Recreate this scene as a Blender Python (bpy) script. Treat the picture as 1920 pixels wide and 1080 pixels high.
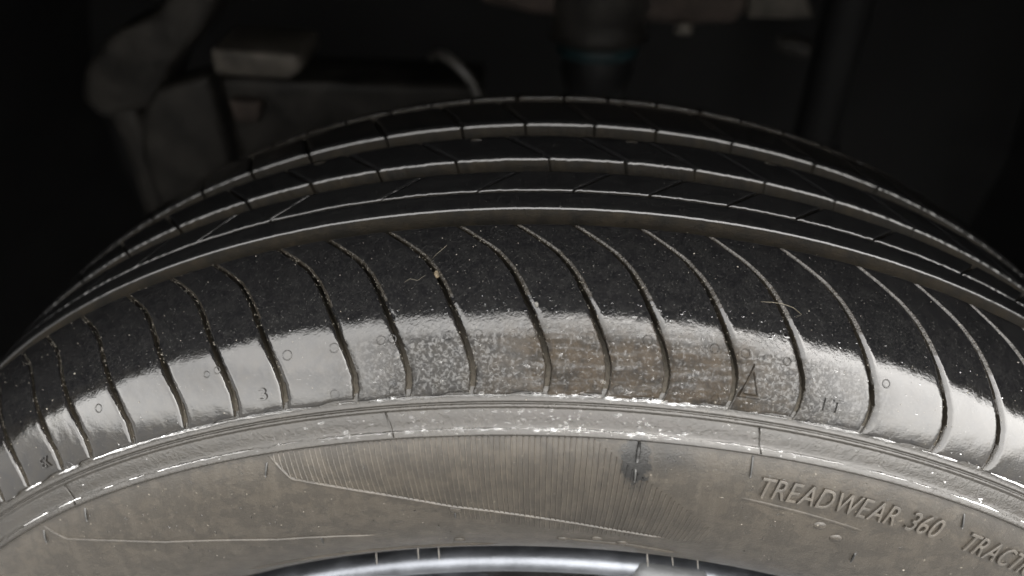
import bpy, bmesh, math, random
import numpy as np
from mathutils import Matrix, Vector, noise

random.seed(7)
rng = np.random.default_rng(11)
R = math.radians
scene = bpy.context.scene
for o in list(bpy.data.objects):
    bpy.data.objects.remove(o)
COL = scene.collection

# ------------------------------------------------------------------ camera
CAM = np.array([-0.00499, -0.23868, 0.47077])
PITCH, YAW, ROLL = R(42.6024), R(-2.7547), R(-0.4418)
FPX = 1555.0                                   # focal length in pixels of a 1920 px wide frame
_f = np.array([math.sin(YAW) * math.cos(PITCH), math.cos(YAW) * math.cos(PITCH), -math.sin(PITCH)])
_r = np.cross(_f, [0, 0, 1]); _r /= np.linalg.norm(_r)
_u = np.cross(_r, _f)
AX_R = math.cos(ROLL) * _r + math.sin(ROLL) * _u
AX_U = -math.sin(ROLL) * _r + math.cos(ROLL) * _u
AX_F = _f
cd = bpy.data.cameras.new("camera")
cam = bpy.data.objects.new("camera", cd); COL.objects.link(cam)
M = Matrix.Identity(4)
for i in range(3):
    M[i][0] = AX_R[i]; M[i][1] = AX_U[i]; M[i][2] = -AX_F[i]; M[i][3] = CAM[i]
cam.matrix_world = M
cd.sensor_width = 36.0
cd.lens = FPX / 1920 * 36.0
cd.clip_start = 0.005
cd.clip_end = 1000
cd.dof.use_dof = True
cd.dof.focus_distance = 0.245
cd.dof.aperture_fstop = 6.5
scene.camera = cam
scene.render.resolution_x = 1024
scene.render.resolution_y = 576

# ------------------------------------------------------------------ light
world = bpy.data.worlds.new("World"); scene.world = world
world.use_nodes = True
wn = world.node_tree; wn.nodes.clear()
sky = wn.nodes.new("ShaderNodeTexSky"); sky.sky_type = 'NISHITA'; sky.sun_disc = False
SUN_EL, SUN_AZ = R(64), R(70)
sky.sun_elevation = SUN_EL; sky.sun_rotation = SUN_AZ
sky.dust_density = 4.0; sky.air_density = 1.0
hs = wn.nodes.new("ShaderNodeHueSaturation"); hs.inputs["Saturation"].default_value = 0.05
bg = wn.nodes.new("ShaderNodeBackground"); bg.inputs["Strength"].default_value = 0.15
wo = wn.nodes.new("ShaderNodeOutputWorld")
tint = wn.nodes.new("ShaderNodeMix"); tint.data_type = 'RGBA'; tint.blend_type = 'MULTIPLY'; tint.inputs[0].default_value = 1.0
tint.inputs[7].default_value = (1.0, 0.972, 0.928, 1)          # thin warm overcast
wn.links.new(sky.outputs[0], hs.inputs["Color"]); wn.links.new(hs.outputs[0], tint.inputs[6]); wn.links.new(tint.outputs[2], bg.inputs["Color"])
wn.links.new(bg.outputs[0], wo.inputs[0])
sd = bpy.data.lights.new("sun", 'SUN'); sd.energy = 0.5; sd.angle = R(170); sd.color = (1.0, 0.965, 0.92)
sun = bpy.data.objects.new("sun", sd); COL.objects.link(sun)
_d = Vector((math.sin(SUN_AZ) * math.cos(SUN_EL), math.cos(SUN_AZ) * math.cos(SUN_EL), math.sin(SUN_EL)))
sun.rotation_euler = _d.to_track_quat('Z', 'Y').to_euler(); sun.location = (0, -3, 4)
vs = scene.view_settings
vs.view_transform = 'Standard'; vs.look = 'None'; vs.gamma = 1.0; vs.use_curve_mapping = False
vs.exposure = 3.93
scene.cycles.max_bounces = 8
scene.cycles.transmission_bounces = 6
scene.cycles.sample_clamp_indirect = 6.0
scene.cycles.use_denoising = True

# ------------------------------------------------------------------ materials
def mat(name):
    m = bpy.data.materials.new(name); m.use_nodes = True
    nt = m.node_tree
    return m, nt, nt.nodes["Principled BSDF"]
def N(nt, t, **kw):
    n = nt.nodes.new(t)
    for k, v in kw.items():
        if k in n.inputs: n.inputs[k].default_value = v
        else: setattr(n, k, v)
    return n
def noise_tex(nt, co, scale, detail=4, rough=0.6, dist=0.0):
    n = N(nt, "ShaderNodeTexNoise"); n.inputs["Scale"].default_value = scale
    n.inputs["Detail"].default_value = detail; n.inputs["Roughness"].default_value = rough
    n.inputs["Distortion"].default_value = dist
    nt.links.new(co, n.inputs["Vector"]); return n.outputs["Fac"]
def ramp(nt, src, a, b, ca=(0, 0, 0, 1), cb=(1, 1, 1, 1)):
    n = N(nt, "ShaderNodeValToRGB"); e = n.color_ramp.elements
    e[0].position = a; e[1].position = b; e[0].color = ca; e[1].color = cb
    nt.links.new(src, n.inputs[0]); return n.outputs[0]
def mixc(nt, fac, a, b):
    n = N(nt, "ShaderNodeMix", data_type='RGBA')
    for idx, v in ((0, fac), (6, a), (7, b)):
        if hasattr(v, "links"): nt.links.new(v, n.inputs[idx])
        else: n.inputs[idx].default_value = v if idx == 0 else (*v, 1)
    return n.outputs[2]
def math_n(nt, op, a, b=None, c=None, clamp=False):
    n = N(nt, "ShaderNodeMath", operation=op); n.use_clamp = clamp
    for i, v in enumerate((a, b, c)):
        if v is None: continue
        if hasattr(v, "links"): nt.links.new(v, n.inputs[i])
        else: n.inputs[i].default_value = v
    return n.outputs[0]
def bump(nt, h, dist, strength=1.0, prev=None):
    n = N(nt, "ShaderNodeBump"); n.inputs["Strength"].default_value = strength
    n.inputs["Distance"].default_value = dist
    nt.links.new(h, n.inputs["Height"])
    if prev is not None: nt.links.new(prev, n.inputs["Normal"])
    return n.outputs[0]
def obj_co(nt, scale=None):
    tc = N(nt, "ShaderNodeTexCoord")
    if scale is None: return tc.outputs["Object"]
    mp = N(nt, "ShaderNodeMapping"); mp.inputs["Scale"].default_value = scale
    nt.links.new(tc.outputs["Object"], mp.inputs["Vector"]); return mp.outputs[0]
def near_mask(nt, co, pt, r_in, r_out, scale=(1, 1, 1), wob=None, wamp=0.0):
    v = N(nt, "ShaderNodeVectorMath", operation='SUBTRACT'); nt.links.new(co, v.inputs[0]); v.inputs[1].default_value = pt
    s = N(nt, "ShaderNodeVectorMath", operation='MULTIPLY'); nt.links.new(v.outputs[0], s.inputs[0]); s.inputs[1].default_value = scale
    l = N(nt, "ShaderNodeVectorMath", operation='LENGTH'); nt.links.new(s.outputs[0], l.inputs[0])
    d = l.outputs["Value"]
    if wob is not None: d = math_n(nt, 'MULTIPLY_ADD', wob, wamp, d)
    mr = N(nt, "ShaderNodeMapRange"); mr.inputs[1].default_value = r_in; mr.inputs[2].default_value = r_out
    mr.inputs[3].default_value = 1; mr.inputs[4].default_value = 0
    nt.links.new(d, mr.inputs[0]); return mr.outputs[0]

def rad_range(nt, co, r0, r1):
    """0 at radius r0 from the axle, 1 at r1"""
    sep = N(nt, "ShaderNodeSeparateXYZ"); nt.links.new(co, sep.inputs[0])
    rad = math_n(nt, 'SQRT', math_n(nt, 'ADD', math_n(nt, 'POWER', math_n(nt, 'ABSOLUTE', sep.outputs[0]), 2.0), math_n(nt, 'POWER', math_n(nt, 'ABSOLUTE', sep.outputs[2]), 2.0)))
    mr = N(nt, "ShaderNodeMapRange"); mr.inputs[1].default_value = min(r0, r1); mr.inputs[2].default_value = max(r0, r1)
    if r1 < r0: mr.inputs[3].default_value = 1; mr.inputs[4].default_value = 0
    nt.links.new(rad, mr.inputs[0]); return mr.outputs[0]
def wet_rubber():
    """black tread rubber under a thin uneven film of rain water"""
    m, nt, b = mat("wet_tread_rubber"); co = obj_co(nt)
    big = noise_tex(nt, co, 38, 5, 0.6); mid = noise_tex(nt, co, 260, 6, 0.65); fine = noise_tex(nt, co, 1250, 3, 0.6)
    peel = noise_tex(nt, co, 1000, 4, 0.65, 0.5)
    spk = noise_tex(nt, co, 2100, 2, 0.5)
    col = mixc(nt, ramp(nt, mid, 0.40, 0.70), (0.0034, 0.0034, 0.0037), (0.0064, 0.0064, 0.0064))
    col = mixc(nt, ramp(nt, fine, 0.50, 0.78), col, (0.0105, 0.0105, 0.0105))
    col = mixc(nt, ramp(nt, spk, 0.68, 0.75), col, (0.055, 0.053, 0.049))
    low = rad_range(nt, co, .3105, .3060)
    film = math_n(nt, 'MULTIPLY', low, ramp(nt, mid, 0.30, 0.70))
    col = mixc(nt, math_n(nt, 'MULTIPLY', film, 0.8), col, (0.0105, 0.0090, 0.0070))
    # dark brown reflection of the person at the camera, painted into the colour
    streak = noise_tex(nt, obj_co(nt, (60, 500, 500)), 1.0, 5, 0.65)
    dark_refl = near_mask(nt, co, (0.0236, -0.0865, 0.3010), 0.020, 0.038, (.85, .9, .9), big, -0.012)
    dark_refl = math_n(nt, 'MULTIPLY', math_n(nt, 'MULTIPLY', dark_refl, low), ramp(nt, streak, 0.22, 0.50), clamp=True)
    dark_refl = math_n(nt, 'MULTIPLY', dark_refl, ramp(nt, peel, 0.26, 0.46))
    col = mixc(nt, math_n(nt, 'MULTIPLY', dark_refl, 0.95), col, mixc(nt, ramp(nt, mid, 0.36, 0.62), (0.0070, 0.0060, 0.0048), (0.0180, 0.0138, 0.0094)))
    nt.links.new(col, b.inputs["Base Color"])
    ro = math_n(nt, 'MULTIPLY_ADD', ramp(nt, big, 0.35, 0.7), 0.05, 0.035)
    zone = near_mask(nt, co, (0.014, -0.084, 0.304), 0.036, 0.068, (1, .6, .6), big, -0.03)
    dulled = math_n(nt, 'MULTIPLY', math_n(nt, 'MULTIPLY', zone, rad_range(nt, co, .3082, .3066)), ramp(nt, peel, 0.37, 0.53))
    dulled = math_n(nt, 'MAXIMUM', math_n(nt, 'MULTIPLY', dulled, 0.85), dark_refl)          # sheen lowered too, to imitate that dark reflection
    ro = math_n(nt, 'MULTIPLY_ADD', dulled, 0.40, ro)
    nt.links.new(math_n(nt, 'MULTIPLY_ADD', dulled, -0.43, 0.5), b.inputs['Specular IOR Level'])
    nt.links.new(ro, b.inputs["Roughness"])
    # the water film is broken into fine beads in the middle, over the painted reflection, and nearly closed to the sides
    amp = math_n(nt, 'MULTIPLY_ADD', math_n(nt, 'MULTIPLY', zone, low), 1.0, 0.09)
    n1 = bump(nt, mid, 0.00005, 0.5)
    n2 = bump(nt, math_n(nt, 'MULTIPLY', peel, amp), 0.00024, 0.8, n1)
    n3 = bump(nt, fine, 0.00006, 0.65, n2)
    nt.links.new(n3, b.inputs["Normal"])
    return m
def groove_dirt():
    m, nt, b = mat("dirty_groove_rubber"); co = obj_co(nt)
    a = noise_tex(nt, co, 160, 6, 0.7); f = noise_tex(nt, co, 1400, 5, 0.7)
    col = mixc(nt, ramp(nt, a, 0.38, 0.66), (0.0024, 0.0020, 0.0013), (0.0082, 0.0062, 0.0035))
    # paler towards the outer ends of the slots
    col = mixc(nt, math_n(nt, 'MULTIPLY', rad_range(nt, co, .3085, .2965), ramp(nt, f, 0.25, 0.55)), col, (0.026, 0.0225, 0.0175))
    nt.links.new(col, b.inputs["Base Color"])
    nt.links.new(math_n(nt, 'MULTIPLY_ADD', a, 0.3, 0.55), b.inputs["Roughness"])
    b.inputs["Specular IOR Level"].default_value = 0.12
    nt.links.new(bump(nt, f, 0.0002, 0.8), b.inputs["Normal"])
    return m
def side_rubber(name="dusty_sidewall_rubber", spec=0.28, lift=1.0):
    """weathered sidewall rubber with brown road dust and damp streaks"""
    m, nt, b = mat(name); co = obj_co(nt)
    big = noise_tex(nt, co, 20, 5, 0.62, 0.6); mid = noise_tex(nt, co, 170, 6, 0.66); fine = noise_tex(nt, co, 1300, 5, 0.7)
    spk = noise_tex(nt, co, 800, 2, 0.5); run = noise_tex(nt, obj_co(nt, (420, 30, 30)), 1.0, 5, 0.65)
    k = lift * 0.74
    col = mixc(nt, ramp(nt, big, 0.34, 0.66), (0.0212 * k, 0.0182 * k, 0.0144 * k), (0.0300 * k, 0.0255 * k, 0.0198 * k))
    col = mixc(nt, math_n(nt, 'MULTIPLY', ramp(nt, run, 0.42, 0.72), 0.45), col, (0.041 * k, 0.0362 * k, 0.0290 * k))
    sp = N(nt, "ShaderNodeSeparateXYZ"); nt.links.new(co, sp.inputs[0])
    cx = N(nt, "ShaderNodeCombineXYZ"); nt.links.new(math_n(nt, 'MULTIPLY', math_n(nt, 'ARCTAN2', sp.outputs[0], sp.outputs[2]), 9.0), cx.inputs[0])
    nt.links.new(math_n(nt, 'MULTIPLY', math_n(nt, 'SQRT', math_n(nt, 'ADD', math_n(nt, 'MULTIPLY', sp.outputs[0], sp.outputs[0]), math_n(nt, 'MULTIPLY', sp.outputs[2], sp.outputs[2]))), 420.0), cx.inputs[1])
    rub = noise_tex(nt, cx.outputs[0], 1.0, 6, 0.7, 0.3)      # marks rubbed round the wall by kerbs and water
    col = mixc(nt, math_n(nt, 'MULTIPLY', ramp(nt, rub, 0.48, 0.72), 0.5), col, (0.0140 * k, 0.0122 * k, 0.0100 * k))
    col = mixc(nt, math_n(nt, 'MULTIPLY', ramp(nt, mid, 0.50, 0.30), 0.45), col, (0.0125 * k, 0.0110 * k, 0.0090 * k))
    col = mixc(nt, math_n(nt, 'MULTIPLY', ramp(nt, fine, 0.55, 0.75), 0.4), col, (0.058 * k, 0.051 * k, 0.041 * k))
    col = mixc(nt, math_n(nt, 'MULTIPLY', ramp(nt, spk, 0.72, 0.78), 0.7), col, (0.11, 0.10, 0.082))
    col = mixc(nt, math_n(nt, 'MULTIPLY', rad_range(nt, co, .2838, .2846), 0.7), col, (0.0070, 0.0062, 0.0050))
    wet = near_mask(nt, co, WETP, 0.0098, 0.0116, (1.3, 0.6, 0.70), noise_tex(nt, co, 420, 5, 0.7), 0.010)
    wet2 = near_mask(nt, co, WETP2, 0.003, 0.014, (0.8, 0.6, 1.2), noise_tex(nt, co, 420, 5, 0.7), 0.010)
    wet = math_n(nt, 'MAXIMUM', wet, wet2)
    col = mixc(nt, math_n(nt, 'MULTIPLY', wet, 0.95), col, (0.0055, 0.0055, 0.0055))
    nt.links.new(col, b.inputs["Base Color"])
    ro = math_n(nt, 'MULTIPLY_ADD', mid, 0.25, 0.26)
    # the raised band next to the tread stays wet, the dusty wall below is duller
    sep = N(nt, "ShaderNodeSeparateXYZ"); nt.links.new(co, sep.inputs[0])
    rad = math_n(nt, 'SQRT', math_n(nt, 'ADD', math_n(nt, 'POWER', math_n(nt, 'ABSOLUTE', sep.outputs[0]), 2.0), math_n(nt, 'POWER', math_n(nt, 'ABSOLUTE', sep.outputs[2]), 2.0)))
    mr = N(nt, "ShaderNodeMapRange"); mr.inputs[1].default_value = 0.2838; mr.inputs[2].default_value = 0.2846
    nt.links.new(rad, mr.inputs[0])
    ro = math_n(nt, 'MULTIPLY_ADD', mr.outputs[0], -0.17, ro)
    ro = math_n(nt, 'MULTIPLY_ADD', wet, -0.16, ro, clamp=True)
    ro = math_n(nt, 'MAXIMUM', ro, 0.06)
    nt.links.new(ro, b.inputs["Roughness"])
    nt.links.new(math_n(nt, 'MULTIPLY_ADD', mr.outputs[0], 0.36 - spec, spec), b.inputs["Specular IOR Level"])
    n1 = bump(nt, mid, 0.00025, 0.6); n2 = bump(nt, fine, 0.00018, 0.7, n1)
    film = noise_tex(nt, co, 620, 4, 0.6, 0.5)
    n2 = bump(nt, math_n(nt, 'MULTIPLY', film, mr.outputs[0]), 0.00028, 0.8, n2)
    nt.links.new(n2, b.inputs["Normal"])
    return m
def simple(name, col, rough=0.5, metal=0.0, nscale=60, var=0.35, bumpd=0.0003, bscale=500, spec=0.5):
    m, nt, b = mat(name); co = obj_co(nt); b.inputs['Specular IOR Level'].default_value = spec
    a = noise_tex(nt, co, nscale, 5, 0.65)
    lo = tuple(c * (1 - var) for c in col); hi = tuple(min(1, c * (1 + var)) for c in col)
    nt.links.new(mixc(nt, ramp(nt, a, 0.3, 0.7), lo, hi), b.inputs["Base Color"])
    b.inputs["Metallic"].default_value = metal
    nt.links.new(math_n(nt, 'MULTIPLY_ADD', a, 0.25, rough - 0.12), b.inputs["Roughness"])
    nt.links.new(bump(nt, noise_tex(nt, co, bscale, 4, 0.6), bumpd, 0.5), b.inputs["Normal"])
    return m

# ------------------------------------------------------------------ tyre geometry functions
def wp(th, y, r):
    """angle in radians from the top of the tyre (+x to the right), axial y, radius"""
    return np.stack([r * np.sin(th), y + 0 * th, r * np.cos(th)], -1)
def bez(P, n):
    t = np.linspace(0, 1, n)[:, None]; P = np.array(P, float)
    return (1 - t) ** 3 * P[0] + 3 * t * (1 - t) ** 2 * P[1] + 3 * t * t * (1 - t) * P[2] + t ** 3 * P[3]
# outer shoulder rib profile, from the first groove to the edge above the sidewall band
SHP = bez([(-.0427, .3170), (-.0650, .3162), (-.0815, .3105), (-.0902, .2939)], 400)
SHS = np.concatenate([[0], np.cumsum(np.hypot(*np.diff(SHP, axis=0).T))])
SHLEN = SHS[-1]
def prof_normal(P, S, s):
    s = np.asarray(s, float); sc = np.clip(s, S[0], S[-1])
    d = 2e-4
    a = np.clip(sc - d, S[0], S[-1]); b_ = np.clip(sc + d, S[0], S[-1])
    ty = np.interp(b_, S, P[:, 0]) - np.interp(a, S, P[:, 0]); tr = np.interp(b_, S, P[:, 1]) - np.interp(a, S, P[:, 1])
    l = np.hypot(ty, tr); ty, tr = ty / l, tr / l
    y = np.interp(sc, S, P[:, 0]) + ty * (s - sc); r = np.interp(sc, S, P[:, 1]) + tr * (s - sc)
    ny, nr = tr, -ty
    sg = np.where(nr + 0.0 * ny < 0, -1, 1)
    return y, r, ny * sg, nr * sg
def shoulder(s): return prof_normal(SHP, SHS, s)
TRY = np.array([-.0427, -.034, -.0239, -.0028, .0254, .045, .061, .070, .078, .083])
TRR = np.array([.3170, .3166, .3159, .3138, .3103, .3062, .3013, .2970, .2900, .2800])
_ty = np.linspace(TRY[0], TRY[-1], 300)
_tr = np.interp(_ty, TRY, TRR)
for _ in range(6): _tr[1:-1] = (_tr[:-2] + 2 * _tr[1:-1] + _tr[2:]) / 4
TRP = np.stack([_ty, _tr], -1)
def tread(y): return prof_normal(TRP, _ty, y)
# sidewall (below the band), radius is the running parameter
SWP = bez([(-.0957, .2836), (-.1060, .2700), (-.1070, .2400), (-.0940, .2218)], 200)[::-1]
def side(r):
    P = SWP
    y = np.interp(r, P[:, 1], P[:, 0]); d = 5e-4
    ty = (np.interp(np.asarray(r) + d, P[:, 1], P[:, 0]) - np.interp(np.asarray(r) - d, P[:, 1], P[:, 0])) / (2 * d)
    l = np.sqrt(1 + ty ** 2)
    return y, -1 / l, ty / l            # y, ny, nr
def side_pt(th, r, h=0.0):
    y, ny, nr = side(r)
    return wp(np.asarray(th, float), y + ny * h, r + nr * h)
_q = side_pt(R(4.7), .2782); WETP = tuple(_q)
_q = side_pt(R(6.6), .2805); WETP2 = tuple(_q)

def pix_dir(px, py):
    return AX_F + (px - 960) / FPX * AX_R - (py - 540) / FPX * AX_U
def pix_at_y(px, py, y):
    """where the line of sight through a photo pixel meets the vertical plane at depth y"""
    d = pix_dir(px, py); t = (y - CAM[1]) / d[1]
    return CAM + t * d

# ------------------------------------------------------------------ object helpers
def add_obj(name, verts, faces, mats, parent=None, midx=None, smooth=True, sharp=None, loc=None):
    me = bpy.data.meshes.new(name)
    v = np.asarray(verts, float)
    if loc is not None: v = v - np.asarray(loc)
    me.from_pydata(v.tolist(), [], [tuple(int(k) for k in f) for f in faces])
    for m in (mats if isinstance(mats, (list, tuple)) else [mats]): me.materials.append(m)
    if midx is not None: me.polygons.foreach_set("material_index", np.asarray(midx, np.int32))
    me.polygons.foreach_set("use_smooth", [smooth] * len(me.polygons))
    if sharp: me.set_sharp_from_angle(angle=R(sharp))
    me.update()
    o = bpy.data.objects.new(name, me); COL.objects.link(o)
    if loc is not None: o.location = loc
    if parent is not None: o.parent = parent
    return o
def grid_faces(nu, nv, off=0, flip=False, closed=False):
    f = []
    for i in range(nu if closed else nu - 1):
        for j in range(nv - 1):
            a = off + i * nv + j; b = off + ((i + 1) % nu) * nv + j
            q = (a, b, b + 1, a + 1)
            f.append(q[::-1] if flip else q)
    return f
def tag(o, label, cat, group=None, kind=None):
    o["label"] = label; o["category"] = cat
    if group: o["group"] = group
    if kind: o["kind"] = kind
    return o
def structure(o):
    o["kind"] = "structure"; return o
def empty(name, loc=(0, 0, 0)):
    o = bpy.data.objects.new(name, None); COL.objects.link(o); o.location = loc; o.empty_display_size = 0.02
    return o
def tube(path, rad, seg=8, caps=True):
    """verts, faces of a tube along a path; rad may be a list"""
    P = np.asarray(path, float); n = len(P)
    rad = np.broadcast_to(np.asarray(rad, float), (n,))
    T = np.gradient(P, axis=0); T /= np.linalg.norm(T, axis=1)[:, None]
    up = np.array([0.31, 0.2, 0.93]); V = []
    for k in range(n):
        a = np.cross(T[k], up); a /= np.linalg.norm(a); b = np.cross(T[k], a)
        for s in range(seg):
            w = 2 * math.pi * s / seg
            V.append(P[k] + rad[k] * (math.cos(w) * a + math.sin(w) * b))
    F = []
    for k in range(n - 1):
        for s in range(seg):
            s2 = (s + 1) % seg
            F.append((k * seg + s, k * seg + s2, (k + 1) * seg + s2, (k + 1) * seg + s))
    if caps:
        F.append(tuple(range(seg))); F.append(tuple((n - 1) * seg + s for s in range(seg))[::-1])
    return V, F
def nz(x, y, z=0.0): return noise.noise((x, y, z))

# ------------------------------------------------------------------ setting: ground, car body round the wheel
m_asph = simple("asphalt", (0.05, 0.05, 0.05), 0.75, 0, 40, 0.4, 0.003, 180)
g = add_obj("ground", [(-150, -150, -.3178), (150, -150, -.3178), (150, 150, -.3178), (-150, 150, -.3178)], [(0, 1, 2, 3)], m_asph)
structure(g)

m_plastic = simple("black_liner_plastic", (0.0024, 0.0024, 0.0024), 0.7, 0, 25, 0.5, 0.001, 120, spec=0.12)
m_paint = simple("dark_grey_paint", (0.03, 0.032, 0.035), 0.3, 0, 4, 0.05, 0.00002, 900)

# arch liner: half tunnel over the wheel, closed towards the engine bay
th = np.radians(np.linspace(-112, 112, 90)); ys = np.array([-.090, -.06, 0, .1, .2, .3, .40, .47])
rr = np.array([.430, .448, .455, .458, .458, .455, .45, .44])
V = np.concatenate([wp(np.full(len(ys), t), ys, rr * (1 + 0.004 * math.sin(t * 9))) for t in th])
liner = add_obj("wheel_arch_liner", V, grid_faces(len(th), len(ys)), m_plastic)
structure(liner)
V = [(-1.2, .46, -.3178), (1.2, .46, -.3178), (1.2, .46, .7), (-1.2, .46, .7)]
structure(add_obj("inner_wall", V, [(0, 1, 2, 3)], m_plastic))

# fender skin with a rolled lip round the arch opening
th = np.radians(np.linspace(-112, 112, 160))
prof = [(-.088, .436), (-.092, .4292), (-.0955, .4275), (-.0985, .4295), (-.099, .436), (-.096, .452), (-.090, .50), (-.080, .58), (-.074, .68), (-.085, .80)]
V = np.concatenate([wp(np.full(len(prof), t), np.array([p[0] for p in prof]), np.array([p[1] for p in prof])) for t in th])
fender = add_obj("fender", V, grid_faces(len(th), len(prof)), m_paint)
tag(fender, "dark painted fender with rolled arch lip just above the tyre", "fender")

# ------------------------------------------------------------------ wheel
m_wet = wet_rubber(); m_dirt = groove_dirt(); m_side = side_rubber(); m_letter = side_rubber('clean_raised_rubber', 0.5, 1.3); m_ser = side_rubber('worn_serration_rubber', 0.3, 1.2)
wheel = empty("wheel")
tag(wheel, "wet black car tyre on a silver alloy rim filling the frame", "wheel")

# --- tyre carcass: groove floors, sidewall band, sidewall, bead (surface of revolution)
def sh_depth(s): return np.interp(s, [0, .010, .030, .048, SHLEN], [.0062, .0055, .0040, .0019, .0009])
pts = []
for y in np.linspace(.083, -.0427, 90):
    yy, r, ny, nr = tread(y); dpt = float(np.interp(y, [-.0427, .06, .083], [.0066, .0066, .004])); pts.append((yy + ny * -dpt, r - nr * dpt))
for s in np.linspace(.001, SHLEN - .0002, 50):
    yy, r, ny, nr = shoulder(s); dd = sh_depth(s); pts.append((float(yy - ny * dd), float(r - nr * dd)))
pts += [(-.0896, .2930), (-.0899, .2926), (-.0903, .2923), (-.0906, .2921), (-.0904, .2916), (-.0905, .2912), (-.0909, .2914), (-.0913, .2912), (-.0917, .2908), (-.0915, .2904), (-.0918, .2901),
        (-.0927, .2891), (-.0937, .2876), (-.0944, .2865), (-.0948, .2861), (-.0953, .2859), (-.0960, .2855), (-.0966, .2850), (-.0968, .2846), (-.0966, .2842), (-.0961, .2839)]
n_band = len(pts)
for p in SWP[::-1]: pts.append(tuple(p)) if len(pts) % 2 or True else None
pts += [(-.0930, .2212), (-.0910, .2204), (-.0880, .2196), (-.0840, .2186), (-.078, .2160)]
pts = np.array(pts)
ang = np.concatenate([np.arange(-50, 50, .2), np.arange(50, 310, 1.0)])
tn = np.radians(ang)
V = np.concatenate([wp(np.full(len(pts), t), pts[:, 0], pts[:, 1]) for t in tn])
# slight unevenness of moulded rubber
F = grid_faces(len(tn), len(pts), closed=True)
nv = len(pts); n_under = 137
mi = np.array([[1 if j < n_under else 0 for j in range(nv - 1)] for i in range(len(tn))]).ravel()
tyre = add_obj("tyre", V, F, [m_side, m_dirt], wheel, midx=mi)

# inner sidewall, hidden towards the car
inn = np.array([(.083, .280), (.097, .262), (.099, .245), (.092, .2225), (.084, .216)])
inn = np.vstack([[(.0815, .2785)], inn])
ti = np.radians(np.arange(0, 360, 2.0))
V = np.concatenate([wp(np.full(len(inn), t), inn[:, 0], inn[:, 1]) for t in ti])
add_obj("inner_sidewall", V, grid_faces(len(ti), len(inn), closed=True), m_side, tyre)

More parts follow.
